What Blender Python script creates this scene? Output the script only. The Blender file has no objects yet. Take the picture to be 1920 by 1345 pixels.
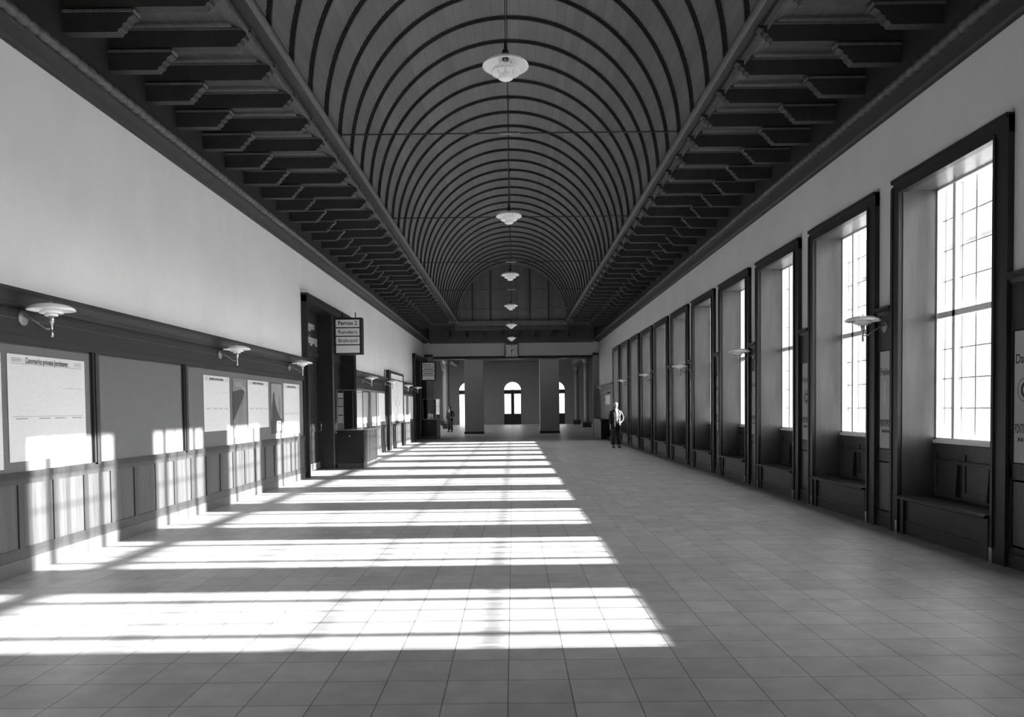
import bpy, math, random
from mathutils import Vector, Matrix
random.seed(7)
S = bpy.context.scene
COL = S.collection

# ------------------------------------------------------------------ camera, sky, sun, exposure
H = 1.56
PITCH, YAW, ROLL = -.0309, .0007, .0104
cd = bpy.data.cameras.new('camera'); cam = bpy.data.objects.new('camera', cd); COL.objects.link(cam)
cp, sp, cy_, sy_ = math.cos(PITCH), math.sin(PITCH), math.cos(YAW), math.sin(YAW)
R0 = Vector((cy_, -sy_, 0)); F0 = Vector((sy_*cp, cy_*cp, sp)); U0 = Vector((-sp*sy_, -sp*cy_, cp))
cr, sr = math.cos(ROLL), math.sin(ROLL)
R = cr*R0 - sr*U0; U = sr*R0 + cr*U0
cam.matrix_world = Matrix(((R.x, U.x, -F0.x, 0), (R.y, U.y, -F0.y, 0), (R.z, U.z, -F0.z, H), (0, 0, 0, 1)))
cd.sensor_width = 36; cd.lens = 36*1436/1920
cd.shift_x = -.00177; cd.shift_y = .07156
cd.clip_start = .05; cd.clip_end = 600
S.camera = cam

W = bpy.data.worlds.new('sky'); S.world = W; W.use_nodes = True
wn = W.node_tree.nodes; wl = W.node_tree.links; wn.clear()
sk = wn.new('ShaderNodeTexSky'); sk.sky_type = 'NISHITA'; sk.sun_disc = False
sk.sun_elevation = math.radians(15.8); sk.sun_rotation = math.radians(90)
sk.dust_density = 3.0
bw = wn.new('ShaderNodeRGBToBW'); bg = wn.new('ShaderNodeBackground'); wo = wn.new('ShaderNodeOutputWorld')
wl.new(sk.outputs[0], bw.inputs[0]); mxw = wn.new('ShaderNodeMath'); mxw.operation = 'MULTIPLY_ADD'      # thin white haze over the whole sky
mxw.inputs[1].default_value = .25; mxw.inputs[2].default_value = 1.0
wl.new(bw.outputs[0], mxw.inputs[0]); wl.new(mxw.outputs[0], bg.inputs[0]); wl.new(bg.outputs[0], wo.inputs[0])
bg.inputs[1].default_value = 1.1

sd = bpy.data.lights.new('sun', 'SUN'); sun = bpy.data.objects.new('sun', sd); COL.objects.link(sun)
sd.energy = 19.0; sd.angle = math.radians(.55); sd.color = (1, 1, 1)
sun.location = (60, 10, 20)
sun.rotation_euler = Vector((-1, -.005, -.281)).to_track_quat('-Z', 'Y').to_euler()

vs = S.view_settings
vs.view_transform = 'Standard'; vs.look = 'None'; vs.gamma = 1.0; vs.use_curve_mapping = False
vs.exposure = 1.62

# ------------------------------------------------------------------ materials (all neutral greys)
MATS = {}
def mat(name, v, rough=.6, var=0.0, scale=(3, 3, 3), bump=0.0, bscale=60, metal=0.0, spec=.5, det=4, coat=0.0):
    m = bpy.data.materials.new(name); m.use_nodes = True
    nt = m.node_tree; b = nt.nodes['Principled BSDF']
    b.inputs['Base Color'].default_value = (v, v, v, 1)
    b.inputs['Roughness'].default_value = rough
    b.inputs['Metallic'].default_value = metal
    b.inputs['Specular IOR Level'].default_value = spec
    b.inputs['Coat Weight'].default_value = coat
    tc = nt.nodes.new('ShaderNodeTexCoord')
    mp = nt.nodes.new('ShaderNodeMapping'); mp.inputs['Scale'].default_value = scale
    nt.links.new(tc.outputs['Object'], mp.inputs[0])
    nz = nt.nodes.new('ShaderNodeTexNoise'); nz.inputs['Scale'].default_value = 1.0
    nz.inputs['Detail'].default_value = det; nz.inputs['Roughness'].default_value = .6
    nt.links.new(mp.outputs[0], nz.inputs[0])
    mr = nt.nodes.new('ShaderNodeMapRange')
    mr.inputs[1].default_value = .25; mr.inputs[2].default_value = .75
    mr.inputs[3].default_value = v*(1-var); mr.inputs[4].default_value = v*(1+var)
    nt.links.new(nz.outputs[0], mr.inputs[0]); nt.links.new(mr.outputs[0], b.inputs['Base Color'])
    if bump > 0:
        n2 = nt.nodes.new('ShaderNodeTexNoise'); n2.inputs['Scale'].default_value = bscale
        nt.links.new(tc.outputs['Object'], n2.inputs[0])
        bp = nt.nodes.new('ShaderNodeBump'); bp.inputs['Strength'].default_value = bump
        bp.inputs['Distance'].default_value = .01
        nt.links.new(n2.outputs[0], bp.inputs['Height']); nt.links.new(bp.outputs[0], b.inputs['Normal'])
    MATS[name] = m
    return m

mat('plaster', .60, .9, .05, (1.1, 1.1, .7), .25, 30)
mat('plaster_end', .60, .9, .04, (1.1, 1.1, .7), .2, 30)
mat('dark_wood', .026, .36, .35, (18, 18, 1.1), .08, 90, spec=.3)
mat('niche_wood', .070, .30, .30, (14, 14, 1.2), .05, 80, spec=.5)
mat('dado_wood', .052, .38, .38, (22, 22, 1.0), .08, 90)
mat('dado_frame', .030, .40, .25, (16, 16, 1.2), .05, 90)
mat('booth_wood', .012, .35, .3, (16, 16, 1.2), spec=.35)
mat('door_wood', .008, .45, .3, (16, 16, 1.2), spec=.3)
mat('cap_wood', .016, .5, .3, (14, 1.5, 14), spec=.35)
mat('joist_wood', .026, .6, .3, (9, 9, 9))
mat('bead_wood', .11, .5, .2, (9, 9, 9))
mat('rope_wood', .07, .5, .3, (9, 5, 9))
mat('cornice_wood', .017, .55, .25, (6, 1.2, 6))
mat('board_felt', .098, .85, .04, (5, 5, 5), .1, 200)
mat('stone_base', .065, .5, .25, (6, 6, 6))
mat('white_paint', .80, .4, .02)
mat('lamp_white', .9, .3, .02)
mat('steel', .62, .22, .05, metal=1.0)
mat('brass', .50, .3, .1, metal=1.0)
mat('plate_metal', .22, .4, .2, (30, 30, 30), metal=.6)
mat('black', .015, .45, .1)
mat('cord', .03, .6, .1)
mat('paper_white', .62, .7, .02)
mat('paper_grey', .42, .6, .06, (4, 4, 4))
mat('poster_tint', .20, .6, .08, (6, 6, 6))
mat('paper_mid', .14, .6, .10, (8, 8, 8))
mat('ink', .03, .7, .1)
mat('ink_soft', .16, .7, .1)
mat('ghost_ink', .55, .7, .05)
mat('sign_face', .85, .5, .03)
mat('letter_white', .45, .5, .02)
mat('clock_face', .80, .5, .03)
mat('pillar', .27, .6, .05)
mat('foyer_wall', .19, .7, .06, (.5, .5, .5))
mat('foyer_trim', .16, .4, .1)
mat('far_haze_wood', .075, .6, .2, (6, 1, 6))  # paler copy of the dark ceiling wood, distance haze put into its colour
mat('street', .5, .9, .1)
mat('building_wall', .8, .9, .05)
mat('building_roof', .30, .8, .2, (6, 6, 6))
mat('glass_dark', .42, .15, .05)
mat('skin', .28, .5, .05)
mat('hair', .55, .6, .1, (80, 80, 80))
mat('jacket', .02, .8, .2, (40, 40, 40))
mat('trousers', .026, .8, .2, (40, 40, 40))
mat('waistcoat', .14, .8, .1, (40, 40, 40))
mat('shirt', .75, .7, .02)
mat('shoe', .012, .3, .1)

def glass_mat(name='window_glass', k=.8):
    m = bpy.data.materials.new(name); m.use_nodes = True
    nt = m.node_tree; nt.nodes.clear()
    t = nt.nodes.new('ShaderNodeBsdfTransparent'); t.inputs[0].default_value = (.93, .93, .93, 1)
    g = nt.nodes.new('ShaderNodeBsdfGlossy'); g.inputs['Roughness'].default_value = .03
    lw = nt.nodes.new('ShaderNodeLayerWeight'); lw.inputs[0].default_value = .5
    pw_ = nt.nodes.new('ShaderNodeMath'); pw_.operation = 'POWER'; pw_.inputs[1].default_value = 5.0
    nt.links.new(lw.outputs['Facing'], pw_.inputs[0])
    f = nt.nodes.new('ShaderNodeMath'); f.operation = 'MULTIPLY_ADD'; f.inputs[1].default_value = k; f.inputs[2].default_value = .03
    nt.links.new(pw_.outputs[0], f.inputs[0])
    mx = nt.nodes.new('ShaderNodeMixShader'); o = nt.nodes.new('ShaderNodeOutputMaterial')
    nt.links.new(f.outputs[0], mx.inputs[0]); nt.links.new(t.outputs[0], mx.inputs[1])
    nt.links.new(g.outputs[0], mx.inputs[2]); nt.links.new(mx.outputs[0], o.inputs[0])
    MATS[name] = m
glass_mat(); glass_mat('case_glass', .22)

def plank_mat(name, v, period, axis, angular=None, dark=.35):
    """boards running along Y: dark joints every `period` across, or every angular step on the vault"""
    m = mat(name, v, .5, .12, (3, 1.2, 3))
    nt = m.node_tree; b = nt.nodes['Principled BSDF']
    base = b.inputs['Base Color'].links[0].from_socket
    tc = nt.nodes.new('ShaderNodeTexCoord'); sx = nt.nodes.new('ShaderNodeSeparateXYZ')
    nt.links.new(tc.outputs['Object'], sx.inputs[0])
    if angular:
        cx, cz = angular
        dx = nt.nodes.new('ShaderNodeMath'); dx.operation = 'SUBTRACT'; dx.inputs[1].default_value = cx
        dz = nt.nodes.new('ShaderNodeMath'); dz.operation = 'SUBTRACT'; dz.inputs[1].default_value = cz
        nt.links.new(sx.outputs[0], dx.inputs[0]); nt.links.new(sx.outputs[2], dz.inputs[0])
        at = nt.nodes.new('ShaderNodeMath'); at.operation = 'ARCTAN2'
        nt.links.new(dz.outputs[0], at.inputs[0]); nt.links.new(dx.outputs[0], at.inputs[1]); src = at.outputs[0]
    else:
        src = sx.outputs[axis]
    dv = nt.nodes.new('ShaderNodeMath'); dv.operation = 'DIVIDE'; dv.inputs[1].default_value = period
    nt.links.new(src, dv.inputs[0])
    fr = nt.nodes.new('ShaderNodeMath'); fr.operation = 'FRACT'; nt.links.new(dv.outputs[0], fr.inputs[0])
    lt = nt.nodes.new('ShaderNodeMath'); lt.operation = 'LESS_THAN'; lt.inputs[1].default_value = .06
    nt.links.new(fr.outputs[0], lt.inputs[0])
    fl = nt.nodes.new('ShaderNodeMath'); fl.operation = 'FLOOR'; nt.links.new(dv.outputs[0], fl.inputs[0])
    wnn = nt.nodes.new('ShaderNodeTexWhiteNoise'); wnn.noise_dimensions = '1D'; nt.links.new(fl.outputs[0], wnn.inputs['W'])
    mr = nt.nodes.new('ShaderNodeMapRange'); mr.inputs[3].default_value = .88; mr.inputs[4].default_value = 1.12
    nt.links.new(wnn.outputs[0], mr.inputs[0])
    mu = nt.nodes.new('ShaderNodeMath'); mu.operation = 'MULTIPLY'
    nt.links.new(base, mu.inputs[0]); nt.links.new(mr.outputs[0], mu.inputs[1])
    m2 = nt.nodes.new('ShaderNodeMath'); m2.operation = 'MULTIPLY_ADD'; m2.inputs[1].default_value = -dark; m2.inputs[2].default_value = 1
    nt.links.new(lt.outputs[0], m2.inputs[0])
    m3 = nt.nodes.new('ShaderNodeMath'); m3.operation = 'MULTIPLY'
    nt.links.new(mu.outputs[0], m3.inputs[0]); nt.links.new(m2.outputs[0], m3.inputs[1])
    nt.links.new(m3.outputs[0], b.inputs['Base Color'])
    return m
CX = -.05                      # middle of the side cornices
CV = -.01                      # middle of the vault
ZS = 5.80                      # springing of the vault
plank_mat('vault_planks', .15, .060, 0, angular=(CV, ZS), dark=.35)
plank_mat('soffit_planks', .13, .16, 0, dark=.5)

def tile_mat():
    m = bpy.data.materials.new('floor_tiles'); m.use_nodes = True
    nt = m.node_tree; b = nt.nodes['Principled BSDF']
    tc = nt.nodes.new('ShaderNodeTexCoord'); mp = nt.nodes.new('ShaderNodeMapping')
    mp.inputs['Location'].default_value = (.0428, -4.0005 + 12*.348, 0)
    nt.links.new(tc.outputs['Object'], mp.inputs[0])
    br = nt.nodes.new('ShaderNodeTexBrick'); br.offset = 0.0; br.squash = 1.0
    br.inputs['Scale'].default_value = 1.0; br.inputs['Brick Width'].default_value = .348; br.inputs['Row Height'].default_value = .348
    br.inputs['Mortar Size'].default_value = .0035; br.inputs['Mortar Smooth'].default_value = .2
    br.inputs['Color1'].default_value = (.37, .37, .37, 1); br.inputs['Color2'].default_value = (.46, .46, .46, 1)
    br.inputs['Mortar'].default_value = (.12, .12, .12, 1); br.inputs['Bias'].default_value = 0
    nt.links.new(mp.outputs[0], br.inputs[0])
    nz = nt.nodes.new('ShaderNodeTexNoise'); nz.inputs['Scale'].default_value = 5; nz.inputs['Detail'].default_value = 6
    nt.links.new(tc.outputs['Object'], nz.inputs[0])
    mr = nt.nodes.new('ShaderNodeMapRange'); mr.inputs[1].default_value = .3; mr.inputs[2].default_value = .7
    mr.inputs[3].default_value = .86; mr.inputs[4].default_value = 1.12
    nt.links.new(nz.outputs[0], mr.inputs[0])
    mx = nt.nodes.new('ShaderNodeVectorMath'); mx.operation = 'MULTIPLY'
    nt.links.new(br.outputs[0], mx.inputs[0]); nt.links.new(mr.outputs[0], mx.inputs[1])
    nt.links.new(mx.outputs[0], b.inputs['Base Color'])
    b.inputs['Roughness'].default_value = .42; b.inputs['Specular IOR Level'].default_value = .5
    bp = nt.nodes.new('ShaderNodeBump'); bp.inputs['Strength'].default_value = .3; bp.inputs['Distance'].default_value = .004; bp.invert = True
    nt.links.new(br.outputs['Fac'], bp.inputs['Height']); nt.links.new(bp.outputs[0], b.inputs['Normal'])
    MATS['floor_tiles'] = m
tile_mat()

def print_mat():
    """paper set with fine columns of small print"""
    m = bpy.data.materials.new('timetable_paper'); m.use_nodes = True
    nt = m.node_tree; b = nt.nodes['Principled BSDF']; b.inputs['Roughness'].default_value = .7
    tc = nt.nodes.new('ShaderNodeTexCoord'); mp = nt.nodes.new('ShaderNodeMapping')
    mp.inputs['Rotation'].default_value = (math.pi/2, 0, math.pi/2)
    sx = nt.nodes.new('ShaderNodeSeparateXYZ'); cb = nt.nodes.new('ShaderNodeCombineXYZ')
    nt.links.new(tc.outputs['Object'], sx.inputs[0]); nt.links.new(sx.outputs[1], cb.inputs[0]); nt.links.new(sx.outputs[2], cb.inputs[1])
    br = nt.nodes.new('ShaderNodeTexBrick'); br.offset = .37; br.inputs['Scale'].default_value = 1
    br.inputs['Brick Width'].default_value = .034; br.inputs['Row Height'].default_value = .013
    br.inputs['Mortar Size'].default_value = .004; br.inputs['Color1'].default_value = (.36, .36, .36, 1)
    br.inputs['Color2'].default_value = (.52, .52, .52, 1); br.inputs['Mortar'].default_value = (.52, .52, .52, 1)
    nt.links.new(cb.outputs[0], br.inputs[0])
    nz = nt.nodes.new('ShaderNodeTexNoise'); nz.inputs['Scale'].default_value = 9
    nt.links.new(cb.outputs[0], nz.inputs[0])
    mr = nt.nodes.new('ShaderNodeMapRange'); mr.inputs[1].default_value = .35; mr.inputs[2].default_value = .65
    nt.links.new(nz.outputs[0], mr.inputs[0])
    mx = nt.nodes.new('ShaderNodeMix'); mx.data_type = 'RGBA'; mx.inputs[6].default_value = (.50, .50, .50, 1)
    nt.links.new(mr.outputs[0], mx.inputs[0]); nt.links.new(br.outputs[0], mx.inputs[7])
    nt.links.new(mx.outputs[2], b.inputs['Base Color'])
    MATS['timetable_paper'] = m
print_mat()

# ------------------------------------------------------------------ mesh helpers
class MB:
    def __init__(s): s.v = []; s.f = []; s.m = []; s.sm = []
    def add(s, vs, fs, mi=0, smooth=False):
        o = len(s.v); s.v += [tuple(v) for v in vs]
        for f in fs: s.f.append([i+o for i in f]); s.m.append(mi); s.sm.append(smooth)
        return s
    def box(s, x0, x1, y0, y1, z0, z1, mi=0):
        x0, x1 = min(x0, x1), max(x0, x1); y0, y1 = min(y0, y1), max(y0, y1); z0, z1 = min(z0, z1), max(z0, z1)
        v = [(x0, y0, z0), (x1, y0, z0), (x1, y1, z0), (x0, y1, z0), (x0, y0, z1), (x1, y0, z1), (x1, y1, z1), (x0, y1, z1)]
        return s.add(v, [(0, 3, 2, 1), (4, 5, 6, 7), (0, 1, 5, 4), (1, 2, 6, 5), (2, 3, 7, 6), (3, 0, 4, 7)], mi)
    def prism(s, poly, axis, a0, a1, mi=0):
        """poly of 2D points; axis 'y': (x,z); axis 'x': (y,z); axis 'z': (x,y)"""
        def p(q, a): return {'y': (q[0], a, q[1]), 'x': (a, q[0], q[1]), 'z': (q[0], q[1], a)}[axis]
        n = len(poly)
        vs = [p(q, a0) for q in poly]+[p(q, a1) for q in poly]
        fs = [tuple(range(n)), tuple(range(2*n-1, n-1, -1))]+[(i, (i+1) % n, (i+1) % n+n, i+n) for i in range(n)]
        return s.add(vs, fs, mi)
    def lathe(s, prof, c, n=24, mi=0, axis='z', smooth=True, caps=True):
        vs = []
        for r, h in prof:
            for k in range(n):
                a = 2*math.pi*k/n; ca, sa = r*math.cos(a), r*math.sin(a)
                q = {'z': (ca, sa, h), 'x': (h, ca, sa), 'y': (ca, h, sa)}[axis]
                vs.append((c[0]+q[0], c[1]+q[1], c[2]+q[2]))
        fs = []
        for j in range(len(prof)-1):
            for k in range(n):
                fs.append((j*n+k, j*n+(k+1) % n, (j+1)*n+(k+1) % n, (j+1)*n+k))
        s.add(vs, fs, mi, smooth)
        if caps:
            o = len(s.v)-len(vs)
            s.f.append([o+k for k in range(n)]); s.m.append(mi); s.sm.append(False)
            s.f.append([o+(len(prof)-1)*n+k for k in range(n)]); s.m.append(mi); s.sm.append(False)
        return s
    def tube(s, pts, r, n=8, mi=0):
        pts = [Vector(p) for p in pts]; vs = []
        for i, p in enumerate(pts):
            d = (pts[min(i+1, len(pts)-1)]-pts[max(i-1, 0)]).normalized()
            a = Vector((0, 0, 1)) if abs(d.z) < .9 else Vector((1, 0, 0))
            u = d.cross(a).normalized(); w = d.cross(u)
            rr = r[i] if isinstance(r, (list, tuple)) else r
            for k in range(n):
                t = 2*math.pi*k/n; vs.append(p+u*math.cos(t)*rr+w*math.sin(t)*rr)
        fs = [(j*n+k, j*n+(k+1) % n, (j+1)*n+(k+1) % n, (j+1)*n+k) for j in range(len(pts)-1) for k in range(n)]
        fs += [tuple(range(n-1, -1, -1)), tuple(range((len(pts)-1)*n, len(pts)*n))]
        return s.add(vs, fs, mi, True)
    def build(s, name, mats, parent=None, bevel=0, loc=None):
        me = bpy.data.meshes.new(name); me.from_pydata(s.v, [], s.f)
        if isinstance(mats, str): mats = [mats]
        for m in mats: me.materials.append(MATS[m])
        for p, mi, sm in zip(me.polygons, s.m, s.sm): p.material_index = mi; p.use_smooth = sm
        me.update()
        import bmesh
        b = bmesh.new(); b.from_mesh(me); bmesh.ops.recalc_face_normals(b, faces=b.faces); b.to_mesh(me); b.free()
        o = bpy.data.objects.new(name, me); COL.objects.link(o)
        if parent: o.parent = parent; o.matrix_parent_inverse = Matrix.Identity(4)
        if loc: o.location = loc
        if bevel:
            bv = o.modifiers.new('bevel', 'BEVEL'); bv.width = bevel; bv.segments = 2; bv.limit_method = 'ANGLE'
        return o

def tag(o, label, cat=None, group=None, kind=None):
    o['label'] = label
    if cat: o['category'] = cat
    if group: o['group'] = group
    if kind: o['kind'] = kind
    return o
def thing(name, loc, label, cat, group=None, kind=None, rz=0):
    o = bpy.data.objects.new(name, None); COL.objects.link(o); o.location = loc; o.rotation_euler = (0, 0, rz)
    o.empty_display_size = .1
    return tag(o, label, cat, group, kind)
def structure(o, label, cat): return tag(o, label, cat, kind='structure')
def kids(o): return [c for c in bpy.data.objects if c.parent == o]
def copy_tree(o, parent=None, shift=None):
    tree = {}
    for c in bpy.data.objects:
        if c.parent: tree.setdefault(c.parent, []).append(c)
    def rec(x, par):
        c = x.copy(); COL.objects.link(c); c.parent = par
        for ch in tree.get(x, []): rec(ch, c)
        return c
    return rec(o, parent)

def text(name, string, origin, right, height, parent, m, width=None, align='LEFT', bold=0.0, depth=.0015):
    """flat lettering: origin = lower-left (or centre) corner in parent's space; right = unit vector of reading direction"""
    cu = bpy.data.curves.new('lettering', 'FONT'); cu.body = string; cu.size = 1.0
    cu.offset = bold; cu.extrude = .0; cu.align_x = align
    ob = bpy.data.objects.new('tmp_text', cu); COL.objects.link(ob)
    dg = bpy.context.evaluated_depsgraph_get(); dg.update()
    me = bpy.data.meshes.new_from_object(ob.evaluated_get(dg))
    bpy.data.objects.remove(ob); bpy.data.curves.remove(cu)
    xs = [v.co.x for v in me.vertices]; ys = [v.co.y for v in me.vertices]
    w = max(xs)-min(xs); h = .7
    sy = height/h; sx = (width/w) if width else sy
    r = Vector(right); u = Vector((0, 0, 1)); n = r.cross(u); og = Vector(origin)
    x0 = min(xs) if align == 'LEFT' else 0
    for v in me.vertices:
        c = v.co.copy(); v.co = og+r*((c.x-x0)*sx)+u*(c.y*sy)+n*depth
    me.materials.clear(); me.materials.append(MATS[m])
    o = bpy.data.objects.new(name, me); COL.objects.link(o); o.parent = parent
    return o

# ------------------------------------------------------------------ main dimensions
XL, XR = -4.83, 4.72           # plaster faces
WF = -4.77                     # face of left panelling
RF = 4.67                      # face of right niche casings
ZC = 5.12                      # underside of cornice
YB, YE = -9.0, 42.0            # hall ends
P = 2.64; Y0 = 7.24            # niche spacing, start of first visible niche
NW = [-4, -3, -2]+list(range(0, 12))     # niche 0 is beside the camera, 1..11 in view, the rest added behind it to light the near floor
def wy(i): return Y0+(i-1)*P

# ------------------------------------------------------------------ floor and walls
o = MB().box(-16, 16, YB-1, 76, -.12, 0).build('floor', 'floor_tiles'); structure(o, 'grey square-tiled station floor with sunlit bars', 'floor')

w = MB()
w.box(XL-.5, XL, YB, 17.6, 0, 6.1)
w.box(XL-.5, XL, 23.0, 36.95, 0, 6.1)
w.box(XL-.5, XL, 17.6, 23.0, 4.12, 6.1)
w.box(XL-.5, XL, 36.95, YE, 4.12, 6.1)
w.box(XL-.7, XL-.5, 17.4, 23.2, 0, 6.1); w.box(XL-.7, XL-.5, 36.7, YE+.3, 0, 6.1)
o = w.build('wall_left', 'plaster'); structure(o, 'pale plaster wall above the dark panelling on the left', 'wall')

w = MB()
def opening(i): return wy(i)+.20, wy(i)+2.03
prev = YB
for i in NW:
    a, b = opening(i)
    w.box(XR, 5.27, prev, a, 0, 6.1)
    w.box(XR, 5.27, a, b, 4.15, 6.1)
    w.box(5.14, 5.27, a, b, 0, 1.10)
    w.box(XR+.03, 5.14, a, b, 0, .40)
    prev = b
w.box(XR, 5.27, prev, YE, 0, 6.1)
o = w.build('wall_right', 'plaster'); structure(o, 'pale plaster wall on the right pierced by the window niches', 'wall')

w = MB().box(-5.6, 5.6, YB-.3, YB, 0, 9.2)
o = w.build('wall_back', 'plaster'); structure(o, 'plaster wall closing the hall behind the camera', 'wall')

w = MB().box(XL-.5, 5.55, YE, YE+.5, 4.40, 6.1)
w.box(XL-.5, XL+.02, YE, YE+.5, 0, 4.4); w.box(XR, 5.55, YE, YE+.5, 0, 4.4)
o = w.build('wall_far', 'plaster_end'); structure(o, 'pale plaster lintel band across the far end of the hall', 'wall')

# ------------------------------------------------------------------ vaulted ceiling
def vault(t, a, b): return CV+a*math.cos(t), ZS+b*math.sin(t)
NA = 48
YV = 37.9
m = MB(); vs_, fs_ = [], []
for y in (YB, YV):
    for k in range(NA+1): vs_.append((lambda q: (q[0], y, q[1]))(vault(math.pi*k/NA, 2.70, 2.80)))
for k in range(NA): fs_.append((k, k+1, NA+1+k+1, NA+1+k))
m.add(vs_, fs_, 0, True)
# outer shell so that the roof is solid
vs_ = []
for y in (YB, YV):
    for k in range(NA+1): vs_.append((lambda q: (q[0], y, q[1]))(vault(math.pi*k/NA, 2.94, 3.0)))
m.add(vs_, fs_, 0, True)
ceil = m.build('ceiling', 'vault_planks'); structure(ceil, 'dark boarded barrel vault with closely spaced ribs', 'ceiling')
# ribs
def rib_mesh():
    m = MB(); n = 44
    for (hw, d, mi) in ((.038, .022, 0), (.017, .052, 0)):
        vs_, fs_ = [], []
        for k in range(n+1):
            t = math.pi*k/n
            for (dy, rr) in ((-hw, .01), (-hw, -d), (hw, -d), (hw, .01)):
                x, z = vault(t, 2.70+rr, 2.80+rr); vs_.append((x, dy, z))
        for k in range(n):
            for j in range(3):
                q = k*4+j; fs_.append((q, q+1, q+5, q+4))
        m.add(vs_, fs_, mi)
    # small beads along the rib edge
    for k in range(1, 88):
        t = math.pi*k/88; x, z = vault(t, 2.695, 2.795)
        for s_ in (-1, 1):
            m.lathe([(.004, -.02), (.014, 0), (.004, .02)], (x, s_*.042, z), 5, 0, 'y')
    return m
rib0 = None; y = 13.99-.88*20
ribs = []
k = 0
while y < YV-.3:
    if y > 4.0:
        if rib0 is None:
            rib0 = rib_mesh().build('rib', 'joist_wood', ceil); rib0.location = (0, y, 0)
        else:
            c = rib0.copy(); COL.objects.link(c); c.parent = ceil; c.location = (0, y, 0)
    y += .88

# tympanum wall closing the vault, with battens
ty = MB(); pts = [(CV+2.76*math.cos(math.pi*k/NA), ZS+2.82*math.sin(math.pi*k/NA)) for k in range(NA+1)]
ty.prism(pts, 'y', YV, YV+.12); ty.box(CV-2.7, CV+2.7, YV+.001, YV+.12, 5.66, 5.82)
tym = ty.build('wall_tympanum', 'soffit_planks'); structure(tym, 'dark boarded semicircular wall closing the far end of the vault', 'wall')
def fbar(name, x0, x1, y0, y1, z0, z1, par, m): return MB().box(x0, x1, y0, y1, z0, z1).build(name, m, par)
for bx_ in (-1.95, -1.05, .88, 1.80):
    zt = ZS+2.80*math.sqrt(max(0, 1-((bx_-CX)/2.74)**2))-.05
    fbar('batten', bx_-.04, bx_+.04, YV-.05, YV, ZS-.05, zt, tym, 'joist_wood')
fbar('cross_beam', CX-2.6, CX+2.6, YV-.16, YV-.02, ZS-.14, ZS+.05, tym, 'bead_wood')

# flat boarded ceiling beyond the vault and longitudinal joists under it
fl = MB().box(-4.75, 4.65, YV+.125, YE-.01, 5.95, 6.1).build('ceiling_flat', 'soffit_planks')
fl.name = 'ceiling'; structure(fl, 'dark flat boarded ceiling between the vault and the far wall', 'ceiling')
for bx_ in [CX+q*.92 for q in (-2.5, -1.5, -.5, .5, 1.5, 2.5)]:
    fbar('joist', bx_-.06, bx_+.06, YV+.1, YE-.02, 5.72, 5.95, fl, 'far_haze_wood')
fbar('cross_beam', CX-2.9, CX+2.9, YE-2.3, YE-2.1, 5.60, 5.95, fl, 'far_haze_wood')

fc = MB().prism([(YE, ZC), (YE-.06, ZC), (YE-.08, ZC+.03), (YE-.28, ZC+.05), (YE-.30, ZC+.10), (YE-.30, 5.95), (YE, 5.95)], 'x', CX-4.46, CX+4.46)
fc = fc.build('trim_far', 'far_haze_wood'); structure(fc, 'dark wooden cornice across the far end wall', 'cornice')
for q in range(8):
    MB().prism([(YE-.30, 5.42), (YE-1.6, 5.42), (YE-1.75, 5.60), (YE-1.75, 5.66), (YE-.30, 5.66)], 'x', CX-3.3+.92*q-.05, CX-3.3+.92*q+.05).build('corbel_beam', 'joist_wood', fc)
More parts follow.
